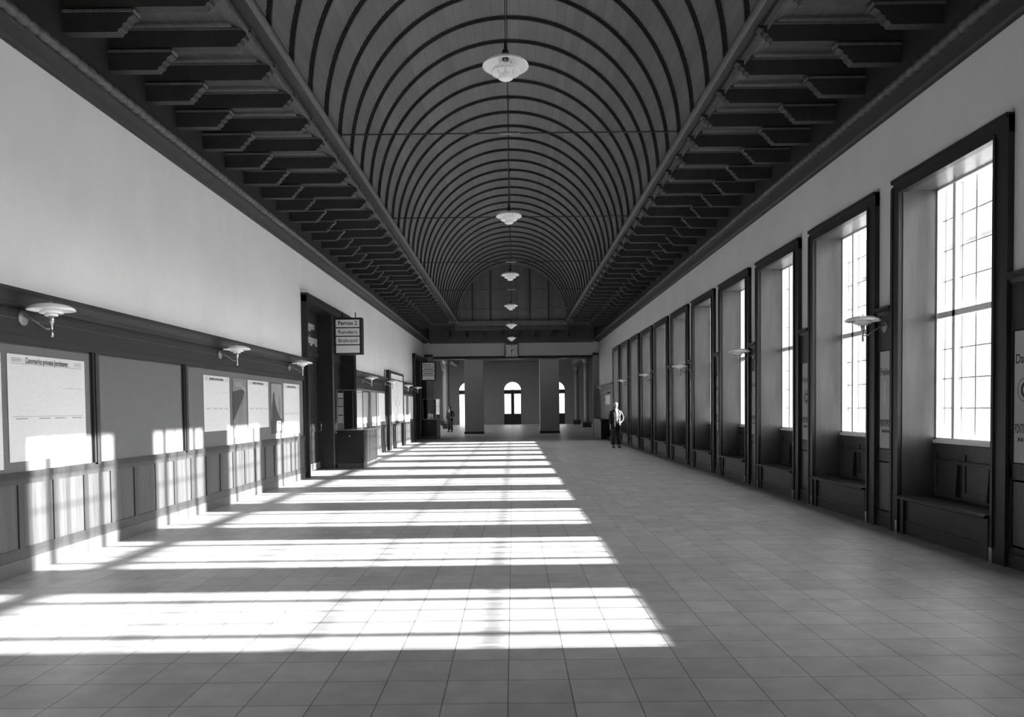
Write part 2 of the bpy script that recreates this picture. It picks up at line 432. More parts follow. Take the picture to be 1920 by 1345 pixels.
# ------------------------------------------------------------------ side cornices: soffit, rope moulding, two tiers of beams
def side(sg):
    """sg=-1 left, 1 right; x is measured from CX"""
    X = lambda r: CX+sg*r
    V = lambda r: CV+sg*r
    name = 'trim_left' if sg < 0 else 'trim_right'
    wl_ = abs((XL if sg < 0 else XR)-CX)
    root = thing(name, (0, 0, 0), 'dark wooden cornice with two tiers of corbelled beams along the %s wall' % ('left' if sg < 0 else 'right'), 'cornice', kind='structure')
    m = MB()
    m.prism([(X(wl_+.02), ZC), (X(wl_-.06), ZC), (X(wl_-.08), ZC+.03), (X(4.52), ZC+.05), (X(4.50), ZC+.10), (X(4.50), 5.95), (X(wl_+.02), 5.95)], 'y', YB, YE)
    m.build('cornice_board', 'cornice_wood', root)
    # rope moulding
    rp = MB(); prof = []; y = 4.0
    vs_, n = [], 10; rows = 0
    while y < YE:
        for dy, r in ((0, .034), (.02, .048), (.055, .053), (.115, .053), (.15, .046)):
            for k in range(n):
                a = 2*math.pi*k/n; vs_.append((X(4.47)+r*math.cos(a), min(y+dy+.02*math.cos(a)*sg, YE), ZC+.11+r*math.sin(a)))
            rows += 1
        y += .165
    rp.add(vs_, [(j*n+k, j*n+(k+1) % n, (j+1)*n+(k+1) % n, (j+1)*n+k) for j in range(rows-1) for k in range(n)], 0, True)
    rp.build('rope_moulding', 'rope_wood', root)
    # soffit planks and inner fascia
    MB().box(X(4.6), X(2.94), YB, YE, 5.985, 6.08).build('soffit', 'soffit_planks', root)
    MB().prism([(X(2.96), 5.985), (X(2.94), 5.91), (V(2.70), 5.80), (V(2.69), 5.80), (V(2.70), 6.05), (X(2.96), 6.05)], 'y', YB, YV+.1).build('fascia', 'cornice_wood', root)
    MB().prism([(V(2.70), 5.83), (V(2.70), 5.785), (V(2.690), 5.765), (V(2.675), 5.78), (V(2.665), 5.78), (V(2.652), 5.762), (V(2.640), 5.785), (V(2.640), 5.83)], 'y', YB, YV).build('edge_moulding', 'bead_wood', root)
    # beams
    def beam(x0, xt, zb, zt, th=.12):
        b = MB()
        poly = [(X(x0), zb), (X(xt+.17), zb), (X(xt+.15), zb+.035), (X(xt+.12), zb+.045), (X(xt+.105), zb+.09), (X(xt+.07), zb+.10), (X(xt+.055), zb+.14), (X(xt), zt-.055), (X(xt), zt), (X(x0), zt)]
        b.prism(poly, 'y', 0, th)
        b.box(X(x0), X(xt-.012), -.014, 0, zt-.026, zt, 1)                        # beaded strip on the face
        b.box(X(xt), X(xt-.014), -.014, th+.014, zt-.028, zt, 1)                  # and round the end
        for q in range(int((x0-xt)/.055)):
            xx = xt+.03+q*.055
            b.box(X(xx), X(xx+.025), -.022, -.014, zt-.024, zt-.004, 1)
        return b
    prevs = {}
    yb = 8.82-.88*6
    while yb < YV-.2:
        if yb > 3.2:
            for nm, args in (('short_beam', (4.5, 3.78, 5.44, 5.665)), ('long_beam', (4.5, 2.88, 5.69, 5.905))):
                if nm not in prevs:
                    prevs[nm] = beam(*args).build(nm, ['joist_wood', 'bead_wood'], root); prevs[nm].location = (0, yb, 0)
                else:
                    c = prevs[nm].copy(); COL.objects.link(c); c.parent = root; c.location = (0, yb, 0)
            # sloped cove strip between this beam and the next
            if 'cove' not in prevs:
                cv = MB(); cv.prism([(X(3.14), 5.985), (X(3.14), 5.96), (X(2.97), 5.885), (X(2.94), 5.885), (X(2.94), 5.985)], 'y', .12, .88, 0)
                cv.box(X(2.965), X(2.94), .12, .88, 5.87, 5.895, 1)
                prevs['cove'] = cv.build('cove_strip', ['soffit_planks', 'bead_wood'], root); prevs['cove'].location = (0, yb, 0)
            else:
                c = prevs['cove'].copy(); COL.objects.link(c); c.parent = root; c.location = (0, yb, 0)
        yb += .88
side(-1); side(1)

# tie rods across the hall
rod0 = None; ords = ['nearest', 'second nearest', 'middle', 'second farthest', 'farthest']
for k in range(5):
    y = 12.06+k*5.24
    if rod0 is None:
        t = thing('tie_rod', (CV, y, 5.84), '', 'tie rod', 'iron tie rods across the vault')
        MB().tube([(-2.665, 0, 0), (2.665, 0, 0)], .011, 6).build('rod', 'joist_wood', t)
        MB().tube([(-.16, 0, 0), (-.13, 0, 0), (.13, 0, 0), (.16, 0, 0)], [.012, .026, .026, .012], 8).build('turnbuckle', 'plate_metal', t)
        rod0 = t
    else:
        t = copy_tree(rod0); t.location = (CV, y, 5.84)
    t['label'] = 'thin iron tie rod across the vault with a turnbuckle, %s to the camera' % ords[k] if k < 2 else 'thin iron tie rod across the vault with a turnbuckle, %s of the five' % ords[k]

# ------------------------------------------------------------------ pendant lamps
def shade(r, h, z, c=(0, 0), th=.004, mi=0, m=None, inner=.03):
    m = m or MB(); n = 7; pr = []
    for i in range(n+1):
        a = math.pi/2*(1-i/n); pr.append((max(inner, r*math.cos(a)), z+h*math.sin(a)))
    pr2 = [(max(inner, q-th), hh-th) for q, hh in reversed(pr)]
    m.lathe(pr+pr2, (c[0], c[1], 0), 32, mi, caps=False)
    return m
pen0 = None
pl = ['nearest and largest in view', 'second from the camera', 'third from the camera', 'fourth from the camera', 'fifth from the camera', 'farthest, just above the clock']
for k, y in enumerate((6.86, 12.16, 17.5, 22.75, 28.0, 33.25)):
    if pen0 is None:
        t = thing('pendant_lamp', (-.035, y, 4.53), '', 'lamp', 'pendant lamps down the middle of the hall')
        MB().tube([(0, 0, .20), (0, 0, 4.06)], .006, 6).build('cord', 'cord', t)
        MB().lathe([(.01, 3.97), (.05, 4.02), (.05, 4.068)], (0, 0, 0), 12).build('ceiling_cup', 'black', t)
        MB().lathe([(.010, .28), (.014, .20), (.028, .185), (.030, .12), (.030, .10)], (0, 0, 0), 16).build('socket', 'black', t)
        shade(.205, .075, .045).build('upper_shade', 'lamp_white', t)
        shade(.130, .075, -.01, inner=.025).build('middle_shade', 'lamp_white', t)
        mm = shade(.068, .055, -.055, inner=.02); mm.lathe([(.066, -.055), (.05, -.068), (.02, -.074)], (0, 0, 0), 24)
        mm.build('lower_shade', 'lamp_white', t)
        for a in range(3):
            aa = a*2.094+.5; ca, sa = math.cos(aa), math.sin(aa)
            MB().tube([(.05*ca, .05*sa, -.02), (.09*ca, .09*sa, .05), (.05*ca, .05*sa, .11)], .003, 5).build('strut', 'steel', t)
        pen0 = t
    else:
        t = copy_tree(pen0); t.location = (-.035, y, 4.53)
    t['label'] = 'white three-shade pendant lamp on a long cord, %s' % pl[k]

# ------------------------------------------------------------------ wall lamps
def wall_lamp(label):
    """plate at the origin on a wall facing +x"""
    t = thing('wall_lamp', (0, 0, 0), label, 'lamp', 'wall lamps with stacked shades')
    MB().lathe([(.080, 0), (.080, .008), (.060, .018), (.012, .024), (.012, .035)], (0, 0, 0), 24, axis='x').build('wall_plate', 'plate_metal', t)
    MB().tube([(.02, 0, .01), (.06, 0, 0), (.22, 0, -.11), (.28, 0, -.115)], .008, 8).build('arm', 'brass', t)
    MB().lathe([(.010, -.19), (.015, -.185), (.015, -.14), (.011, -.135), (.013, -.06), (.024, -.055), (.026, .01), (.012, .02), (.01, .12)], (.28, 0, 0), 16).build('stem', 'brass', t)
    shade(.215, .065, .070, (.28, 0), inner=.012).build('upper_shade', 'lamp_white', t)
    shade(.105, .055, .040, (.28, 0), inner=.03).build('middle_shade', 'lamp_white', t)
    shade(.060, .045, .015, (.28, 0), inner=.025).build('lower_shade', 'lamp_white', t)
    MB().lathe([(.008, .13), (.010, .14), (.004, .155)], (.28, 0, 0), 10).build('finial', 'brass', t)
    return t
wl0 = wall_lamp('')
llab = ['white stacked-shade wall lamp over the leftmost timetable, nearest of the left row', 'white stacked-shade wall lamp over the left notice board, second from the left', 'white stacked-shade wall lamp beside the first dark portal', 'white stacked-shade wall lamp just beyond the ticket booth with the Perron 2 sign', 'white stacked-shade wall lamp just left of the tall framed map', 'white stacked-shade wall lamp just right of the tall framed map', 'white stacked-shade wall lamp beside the far dark portal on the left']
for k, y in enumerate((7.50, 12.52, 16.40, 24.4, 27.9, 32.9, 36.2)):
    t = wl0 if k == 0 else copy_tree(wl0)
    t.location = (WF+(.12 if k in (4,) else 0), y, 2.49); t['label'] = llab[k]
    t['group'] = 'wall lamps along the left panelling'
rlab = ['first and second', 'third and fourth', 'fifth and sixth', 'seventh and eighth', 'ninth and tenth']
for k in range(5):
    y = wy(2+2*k)-.19
    t = copy_tree(wl0); t.location = (4.70, y, 2.54); t.rotation_euler = (0, 0, math.pi)
    t['label'] = 'white stacked-shade wall lamp on the pier between the %s visible window niches' % rlab[k]; t['group'] = 'wall lamps along the window piers'
t = copy_tree(wl0); t.location = (4.70, 38.6, 2.47); t.rotation_euler = (0, 0, math.pi)
t['label'] = 'dim white wall lamp above the counter at the far right corner'; t['group'] = 'wall lamps along the window piers'

# ------------------------------------------------------------------ left panelling
def panelling(name, y0, y1, label, posts):
    root = thing(name, (0, 0, 0), label, 'panelling', kind='structure')
    x = WF
    # cap and mouldings (x positive = into the hall)
    MB().prism([(XL, 2.60), (x+.02, 2.60), (x+.03, 2.64), (x+.07, 2.70), (x+.10, 2.72), (x+.10, 2.75), (XL, 2.75)], 'y', y0, y1).build('cap_moulding', 'cap_wood', root)
    m = MB(); m.box(XL, x+.0, y0, y1, 2.24, 2.60)
    m.box(XL, x+.022, y0, y1, 2.575, 2.60); m.box(XL, x+.018, y0, y1, 2.55, 2.562); m.box(XL, x+.012, y0, y1, 2.315, 2.33)
    m.box(x, x+.024, y0, y1, 2.597, 2.602, 1); m.box(x, x+.012, y0, y1, 2.47, 2.478, 1)
    m.build('frieze', ['cap_wood', 'dado_wood'], root)
    m = MB()
    for a, b in posts: m.box(XL, x+.01, a, b, .97, 2.24); m.box(XL, x+.025, a+.03, b-.03, .97, 2.24)
    if posts: m.build('post', 'dark_wood', root)
    MB().box(XL, x+.010, y0, y1, .925, .99).build('ledge', 'dark_wood', root)
    # dado: back board, rails, stiles, raised panels
    m = MB(); m.box(XL, x-.013, y0, y1, .14, .955); m.build('dado_board', 'dado_wood', root)
    m = MB(); m.box(XL, x, y0, y1, .87, .955); m.box(XL, x, y0, y1, .14, .25); 
    n = max(1, round((y1-y0)/.57)); st = (y1-y0)/n
    for k in range(n+1):
        yy = y0+k*st; m.box(XL, x, max(y0, yy-.045), min(y1, yy+.045), .25, .87)
    m.build('dado_rail', 'dado_frame', root)
    return root
panelling('trim_1', YB, 17.58, 'dark wooden wall panelling from the camera to the first portal on the left', [(6.28, 6.38), (8.71, 8.84), (11.11, 11.25), (17.5, 17.58)])
panelling('trim_2', 23.05, 36.9, 'dark wooden wall panelling between the two portals on the left', [(28.75, 28.9), (33.1, 33.25), (36.8, 36.9)])
o = MB().box(XL, WF+.006, YB, 17.5, 0, .145).box(XL, WF+.006, 23.05, 36.9, 0, .145).build('baseboard_left', 'stone_base'); structure(o, 'pale stone skirting under the left panelling', 'skirting')

# notice boards: recessed felt panels
def board(y0, y1, label):
    t = thing('notice_board', (WF-.03, (y0+y1)/2, .99), label, 'notice board', 'felt notice boards in the left panelling')
    L = (y1-y0)/2
    MB().box(-.02, .008, -L, L, 0, 1.25).build('felt_panel', 'board_felt', t)
    MB().box(0, .0095, -L, -L+.02, 0, 1.25).box(0, .0095, L-.02, L, 0, 1.25).box(0, .0095, -L, L, 1.23, 1.25).build('edge_bead', 'dark_wood', t)
    return t
board(3.5, 6.28, 'grey notice board beside the camera, left of the leftmost timetable')
board(6.38, 8.71, 'grey notice board carrying the leftmost large timetable')
board(8.84, 11.11, 'empty grey notice board without any posters')
board(11.25, 17.5, 'long grey notice board with three timetables and two picture posters')
board(23.05, 28.75, 'notice board covered in white sheets beyond the Perron 2 booth')
board(33.25, 36.8, 'notice board between the framed map and the far portal')

PX = WF-.030+.013        # face of the felt
def sheet(name, y0, y1, z0, z1, label, m, cat='poster', group=None):
    t = thing(name, (PX, y0, z0), label, cat, group)
    MB().box(-.002, .002, 0, y1-y0, 0, z1-z0).build('sheet', m, t)
    return t
def rule(m, y0, y1, z, th=.004): m.box(.002, .0035, y0, y1, z-th/2, z+th/2)
def timetable(y0, y1, z0, z1, label, big=True):
    t = sheet('timetable_poster', y0, y1, z0, z1, label, 'timetable_paper', 'timetable', 'railway timetables on the left wall')
    W_, H_ = y1-y0, z1-z0
    text('title_lettering', 'Danmarks private Jernbaner.', (.003, W_*.21, H_*.925), (0, 1, 0), .048*W_/1.3+.008, t, 'ink', width=W_*.56, bold=.015)
    m = MB(); rule(m, W_*.04, W_*.96, H_*.915, .004); rule(m, W_*.04, W_*.96, H_*.42, .004)
    for q in (.03, .20):
        for k in range(3): rule(m, W_*.05, W_*.16, H_*(.965-.014*k), .004)
    for k in range(3): rule(m, W_*.85, W_*.95, H_*(.965-.014*k), .004)
    rule(m, W_*.68, W_*.94, H_*.70, .003)
    for a in (.08, .36, .56, .80): rule(m, W_*a, W_*(a+.14), H_*.40, .008)
    m.build('rules', 'ink_soft', t)
    return t
timetable(5.75, 7.18, 1.03, 2.13, 'large white timetable cut off by the left edge of the photo')
timetable(7.27, 8.58, 1.09, 2.13, 'large white timetable on the leftmost notice board, biggest fully visible one')
timetable(11.87, 12.95, 1.24, 2.125, 'white timetable to the left of the dark wedge picture poster')
timetable(13.85, 15.0, 1.24, 2.12, 'white timetable between the two picture posters')
timetable(16.0, 17.18, 1.05, 2.13, 'white timetable nearest the first portal, right of the tower poster')
# picture posters
t = sheet('picture_poster', 13.1, 13.77, 1.09, 2.12, 'grey picture poster with a dark diagonal wedge', 'paper_mid', 'poster')
MB().prism([(.0, .80), (.60, .87), (.50, .70), (.05, .33), (0, .31)], 'x', .002, .004).build('dark_wedge', 'ink', t)
MB().prism([(.10, .97), (.38, .98), (.62, .86), (.60, .80), (.34, .90), (.12, .88)], 'x', .002, .0045).build('pale_shape', 'poster_tint', t)
m = MB()
for q in range(4): m.prism([(.12+.05*q, .06), (.13+.05*q, .06), (.42+.03*q, .66), (.41+.03*q, .66)], 'x', .002, .0035)
m.build('thin_lines', 'ink_soft', t)
m = MB().box(.002, .003, .06, .60, .03, .16); m.build('caption_box', 'paper_white', t)
random.seed(3); m = MB()
for r_ in range(3):
    yy = .09
    while yy < .55:
        wd = random.uniform(.02, .06); m.box(.003, .004, yy, min(.57, yy+wd), .045+.037*r_, .068+.037*r_); yy += wd+.015
m.build('caption_lettering', 'ink', t)
t = sheet('picture_poster', 15.17, 15.87, 1.10, 2.12, 'picture poster showing a dark tall silhouette against a pale sky', 'poster_tint', 'poster')
MB().box(.002, .003, .0, .70, 1.0, 1.02).box(.002, .003, 0, .012, 0, 1.02).build('border', 'ink', t)
MB().prism([(.05, .29), (.04, .50), (.10, .70), (.13, .80), (.17, .84), (.21, .80), (.23, .70), (.30, .55), (.42, .42), (.62, .29)], 'x', .002, .004).build('tower_silhouette', 'ink', t)
MB().prism([(.50, .36), (.49, .62), (.54, .76), (.60, .72), (.63, .45), (.60, .36)], 'x', .002, .0038).build('pale_tower', 'paper_mid', t)
MB().box(.002, .0035, .0, .70, .0, .29).build('title_panel', 'ink', t)
MB().box(.0035, .0045, .35, .62, .05, .25).build('emblem_patch', 'paper_white', t)
m = MB()
for r_ in range(3): m.box(.0045, .0052, .38, .59, .07+.06*r_, .095+.06*r_)
m.build('patch_lettering', 'ink', t)
# sheets on the farther boards
for k, (a, b, mt, lab) in enumerate(((23.3, 24.3, 'paper_white', 'white notice nearest the Perron 2 booth'), (24.4, 25.3, 'timetable_paper', 'white notice seen through the ticket booth glass, second along'), (25.4, 25.75, 'paper_mid', 'narrow grey picture notice between white sheets past the booth'), (25.85, 27.2, 'timetable_paper', 'wide white notice left of the framed map'), (27.3, 28.6, 'paper_white', 'white notice directly left of the framed map'))):
    sheet('notice_sheet', a, b, 1.12, 2.15, lab, mt, 'notice', 'notices beyond the ticket booth')
for k, (a, b, mt, lab) in enumerate(((33.4, 34.3, 'paper_white', 'white notice directly right of the framed map'), (34.4, 35.0, 'paper_mid', 'dark patterned notice right of the framed map'), (35.1, 36.7, 'paper_white', 'white notice next to the far portal'))):
    sheet('notice_sheet', a, b, 1.10, 2.15, lab, mt, 'notice', 'notices beside the far portal')

# framed map on legs
t = thing('framed_map', (WF+.05, 29.3, 0), 'tall white wall map in a dark frame with legs, left wall', 'map')
MB().box(0, .03, .08, 3.42, 1.08, 2.96).build('map_sheet', 'paper_white', t)
m = MB()
random.seed(5)
pts_ = [(.03, 1.6+.3*math.sin(q*.9)+q*.02, 1.3+.11*q) for q in range(13)]
m.tube(pts_, .008, 5); pts_ = [(.031, .6+.15*q, 1.9+.2*math.sin(q)) for q in range(14)]; m.tube(pts_, .006, 5)
m.build('map_lines', 'paper_grey', t)
MB().box(-.02, .06, 0, .10, 1.0, 3.04).box(-.02, .06, 3.40, 3.50, 1.0, 3.04).box(-.02, .06, 0, 3.5, 2.95, 3.04).box(-.02, .06, 0, 3.5, 1.0, 1.09).build('frame', 'dark_wood', t)
MB().box(-.04, .06, -.02, .10, 0, 1.02).build('leg', 'dark_wood', t); MB().box(-.04, .06, 3.40, 3.52, 0, 1.02).build('leg', 'dark_wood', t)
t = thing('map_post', (WF+.01, 28.82, 0), 'dark wooden post standing left of the framed map', 'post')
MB().box(0, .12, 0, .26, 0, 2.98).build('shaft', 'dark_wood', t); MB().box(-.01, .15, -.02, .28, 2.98, 3.04).build('cap', 'dark_wood', t)

# ------------------------------------------------------------------ portals with doors, booths and platform signs
def portal(name, y0, y1, label):
    t = thing(name, (0, y0, 0), label, 'doorway', kind='structure')
    L = y1-y0; c = L/2; x = WF
    m = MB()
    m.box(XL, x+.06, 0, .16, 0, 4.20); m.box(XL, x+.06, L-.16, L, 0, 4.20); m.box(XL, x+.06, 0, L, 4.06, 4.20)
    m.box(x+.06, x+.085, 0, .06, 0, 4.22); m.box(x+.06, x+.085, L-.06, L, 0, 4.22); m.box(XL, x+.10, -.02, L+.02, 4.20, 4.25)
    m.build('casing', 'dark_wood', t)
    MB().box(-5.30, x+.02, c-.09, c+.09, 0, 4.06).build('centre_post', 'dark_wood', t)
    MB().box(x+.02, x+.035, c-.02, c+.02, 0, 4.06).build('edge_strip', 'brass', t)
    MB().box(-5.33, XL, .0, .16, 0, 4.1).box(-5.33, XL, L-.16, L, 0, 4.1).box(-5.33, XL, 0, L, 4.06, 4.12).build('jamb_lining', 'dark_wood', t)
    # transom panel above doors
    MB().box(-5.18, -5.12, .16, c-.09, 2.98, 4.06).box(-5.18, -5.12, c+.09, L-.16, 2.98, 4.06).build('overdoor_panel', 'dark_wood', t)
    MB().box(-5.12, -5.10, .16, L-.16, 2.93, 3.02).build('transom_rail', 'dark_wood', t)
    for (a, b) in ((.16, c/2+.03), (c/2+.04, c-.09), (c+.09, 1.5*c-.03), (1.5*c-.02, L-.16)):
        d = MB(); d.box(-5.16, -5.12, a, b, .03, 2.93)
        d.box(-5.12, -5.105, a, a+.10, .03, 2.93); d.box(-5.12, -5.105, b-.10, b, .03, 2.93)
        for z in (.03, 1.0, 2.80): d.box(-5.12, -5.105, a, b, z, z+.13)
        dd = d.build('door_leaf', 'door_wood', t)
        MB().box(-5.108, -5.098, a+.02, b-.02, .03, .20).build('kick_plate', 'stone_base', dd)
        MB().tube([(-5.10, b-.06, 1.0), (-5.05, b-.06, 1.03), (-5.05, b-.06, 1.22), (-5.10, b-.06, 1.25)], .008, 6).build('handle', 'brass', dd)
    return t
d1 = portal('door_1', 17.6, 23.0, 'tall dark wooden double portal behind the Perron 2 booth')
d2 = portal('door_2', 36.95, 42.0, 'far dark wooden portal on the left beside the end wall')
# painted words on the overdoor panel of the first portal
# (parts of the doorway: local y = world y - 17.6)
pn = MB().box(-5.118, -5.112, .75, 2.48, 3.24, 4.0).build('word_panel', 'dark_wood', d1)
text('painted_word', 'Ingen', (-5.111, 1.42, 3.62), (0, 1, 0), .20, d1, 'letter_white', width=.84, bold=.02)
text('painted_word', 'Adgang', (-5.111, 1.38, 3.27), (0, 1, 0), .20, d1, 'letter_white', width=1.12, bold=.02)

def booth(y, label, papers=True):
    t = thing('ticket_booth', (-4.67, y, 0), label, 'ticket booth')
    # origin at near wall-side corner; x 0..0.70, y 0..2.05
    m = MB(); m.box(0, .70, .0, 2.05, .14, .98); m.box(.03, .66, -.012, 0, .18, .94)
    m.box(.70, .712, .10, 1.95, .2, .92)
    m.build('base_cabinet', 'booth_wood', t)
    MB().box(.02, .68, .02, 2.03, 0, .14).box(.0, .70, -.004, 2.05, .0, .13).build('plinth', 'stone_base', t)
    MB().box(-.03, .73, -.03, 2.08, .98, 1.015).build('desk_top', 'booth_wood', t)
    MB().lathe([(.022, -.02), (.022, 0), (.012, .006)], (.33, 0, .86), 12, axis='y').build('lock_plate', 'brass', t)
    g = MB(); z0, z1 = 1.015, 2.07
    g.box(.0, .70, .0, .006, z0, z1); g.box(.694, .70, 0, 2.05, z0, z1); g.box(0, .70, 2.044, 2.05, z0, z1)
    g.build('glass_case', 'case_glass', t)
    f = MB()
    for (px, py) in ((0, 0), (.69, 0), (.69, 1.02), (.69, 2.04), (0, 2.04)): f.box(px-.008, px+.016, py-.008, py+.016, z0, z1+.01)
    for z in (z0, z1): f.box(-.008, .706, -.008, .012, z, z+.018); f.box(-.008, .706, 2.038, 2.06, z, z+.018); f.box(.688, .706, 0, 2.05, z, z+.018)
    f.build('glazing_bars', 'brass', t)
    if papers:
        for k, (z, h, mt) in enumerate(((1.88, .13, 'paper_white'), (1.66, .20, 'paper_grey'), (1.43, .21, 'paper_grey'), (1.20, .21, 'paper_grey'), (1.03, .16, 'ink_soft'))):
            MB().box(.03, .17, .012, .016, z, z+h).build('price_card', mt, t)
        MB().box(.012, .028, .012, .02, 1.02, 2.05).box(.172, .184, .012, .02, 1.02, 2.05).build('card_rail', 'brass', t)
    else:
        MB().box(.22, .32, .25, .27, 1.04, 1.30).build('price_card', 'paper_white', t); MB().box(.44, .54, .25, .27, 1.05, 1.31).build('price_card', 'paper_white', t)
        MB().box(.06, .66, 1.6, 1.63, 1.02, 2.02).build('back_board', 'foyer_trim', t)
    return t
booth(20.3, 'dark ticket booth with a glass case under the Perron 2 sign')
booth(39.6, 'dark ticket booth with a glass case under the far platform sign', False)

def plat_sign(y, label, rows):
    t = thing('platform_sign', (-4.70, y, 3.02), label, 'sign', 'platform signs over the booths')
    m = MB(); m.box(0, .74, 0, .26, 0, .97); m.build('housing', 'black', t, bevel=.008)
    MB().tube([(.2, .13, .97), (.2, .13, 1.12)], .015, 8).tube([(.55, .13, .97), (.55, .13, 1.12)], .015, 8).build('hanger', 'black', t)
    z = .93; hh = .195
    for k, s_ in enumerate(rows):
        z1 = z-.018; z0 = z1-hh; z = z0-.012
        f_ = MB().box(.055, .675, -.006, 0, z0, z1).build('destination_plate', 'sign_face', t)
        if s_ and s_[0] != '#':
            text('lettering', s_, (.365, -.0065, z0+.055), (1, 0, 0), .105 if k == 0 else .09, f_, 'ink', align='CENTER', width=(.50 if len(s_) > 6 else .46), bold=.02 if k == 0 else .008)
        elif s_:
            m = MB(); random.seed(len(s_)+k); xx = .12
            while xx < .60:
                wd = random.uniform(.02, .045); m.box(xx, min(.62, xx+wd), -.0075, -.006, z0+.055, z0+random.choice((.12, .14))); xx += wd+.014
            m.build('lettering', 'ink', f_)
    return t
plat_sign(20.25, 'hanging platform sign reading Perron 2, Randers, Brabrand', ['Perron 2', 'Randers', 'Brabrand', ''])
plat_sign(39.5, 'far hanging platform sign with three lettered rows above the second booth', ['Perron 1', '#a', '#bb', ''])

# ------------------------------------------------------------------ right side: window niches
ordn = ['zeroth', 'first', 'second', 'third', 'fourth', 'fifth', 'sixth', 'seventh', 'eighth', 'ninth', 'tenth', 'eleventh']
def window(i):
    y0 = wy(i); a, b = y0+.20, y0+2.03       # masonry opening
    lab = 'tall white many-paned window in a dark niche, %s along the right wall' % ordn[i] if i > 0 else 'window niche outside the picture, beside the camera or added behind it to light the near floor'
    t = thing('window_%d' % (i if i >= 0 else 20-i), (0, y0, 0), lab, 'window', kind='structure')
    # casing posts run to the floor, header above
    for k_, (q0, q1) in enumerate(((0, .22), (2.02, 2.24))):
        m = MB(); m.box(RF, XR+.02, q0, q1, .0, 4.26 if k_ == 0 else 4.21)
        qa = q1-.035 if k_ == 0 else q0; m.box(RF-.02, RF, qa, qa+.035, 0.0, 4.10)
        qo = q0 if k_ == 0 else q1-.05; m.box(RF-.012, RF, qo, qo+.05, 0, 4.26 if k_ == 0 else 4.19)
        m.build('casing_post', 'dark_wood', t)
    m = MB(); m.box(RF-.002, XR+.02, .0, 2.19, 4.10, 4.26); m.box(RF-.03, XR, .0, 2.20, 4.23, 4.28); m.box(RF-.015, RF, .20, 2.04, 4.10, 4.14)
    m.build('header', 'dark_wood', t)
    for q in (.165, 2.01):
        MB().box(RF-.03, RF+.02, q, q+.05, 0, .15).build('foot_sleeve', 'steel', t)
    # linings
    MB().box(XR-.02, 5.12, .20, .222, .45, 4.13).build('jamb_lining', 'niche_wood', t)
    MB().box(XR-.02, 5.12, 2.008, 2.03, .45, 4.13).build('jamb_lining', 'niche_wood', t)
    MB().box(XR-.02, 5.12, .222, 2.008, 4.12, 4.15).build('head_lining', 'niche_wood', t)
    # apron panelling between bench and sill
    m = MB(); m.box(5.10, 5.14, .222, 2.008, .45, 1.10)
    for z in (.45, .98): m.box(5.085, 5.10, .222, 2.008, z, z+.10)
    for q in (.222, .80, 1.37, 1.95): m.box(5.085, 5.10, q, q+.058, .55, .98)
    m.build('apron_panel', 'dado_wood', t)
    m = MB(); m.box(XR-.03, XR+.03, .22, 2.02, .13, .40); m.box(XR-.04, XR-.03, .22, 2.02, .13, .16)
    m.build('kick_board', 'dark_wood', t)
    # white sash frame
    m = MB(); xa, xb = 5.10, 5.24; z0, z1 = 1.10, 4.13; g0, g1 = .36, 1.985
    m.box(xa, xb, .222, g0, z0, z1); m.box(xa, xb, g1, 2.008, z0, z1); m.box(xa, xb, .222, 2.008, z0, z0+.055); m.box(xa, xb, .222, 2.008, z1-.03, z1)
    m.box(xa-.03, xa, .222, 2.008, z0-.01, z0+.03)
    m.box(xa+.01, xb, g0, g1, 2.575, 2.645)
    pw = (g1-g0)/5
    for k in (1, 4): m.box(xa+.01, xb, g0+pw*k-.028, g0+pw*k+.028, z0, z1)
    m.build('sash_frame', 'white_paint', t)
    m = MB()
    for k in (2, 3): m.box(5.175, 5.215, g0+pw*k-.013, g0+pw*k+.013, z0, z1)
    for q in (g0+.03, g0+pw-.05, g0+pw+.05, g0+4*pw-.05, g0+4*pw+.05, g1-.03): m.box(5.182, 5.208, q-.010, q+.010, z0+.05, z1-.03)
    for (za, zb) in ((z0+.055, 2.56), (2.655, z1-.03)):
        for k in (1, 2, 3):
            z = za+(zb-za)*k/4; m.box(5.182, 5.208, g0, g1, z-.008, z+.008)
    m.build('glazing_bars', 'white_paint', t)
    MB().box(5.193, 5.197, g0, g1, z0+.05, z1-.05).build('glass_panes', 'window_glass', t)
    return t
win = {i: window(i) for i in NW}
# benches in the niches
bench0 = None
for i in NW:
    if i <= 0: continue
    if bench0 is None:
        t = thing('bench', (0, wy(i), 0), '', 'bench', 'benches in the window niches')
        m = MB(); m.prism([(4.60, .425), (4.60, .455), (4.62, .462), (5.08, .455), (5.08, .425)], 'y', .228, 2.0)
        m.build('seat', 'dark_wood', t, bevel=.004)
        m = MB()
        for q in range(3): m.prism([(5.082, .48), (5.03, .50), (5.055, .90), (5.082, .90)], 'y', .30+.58*q, .34+.58*q)
        m.box(5.05, 5.08, .25, 1.98, .86, .90)
        m.build('backrest', 'dado_frame', t)
        for q in (.26, 1.90): MB().box(4.66, 4.71, q, q+.07, 0, .425).build('leg', 'dark_wood', t)
        bench0 = t
    else:
        t = copy_tree(bench0); t.location = (0, wy(i), 0)
    t['label'] = 'dark wooden bench in the %s window niche from the camera' % ordn[i]

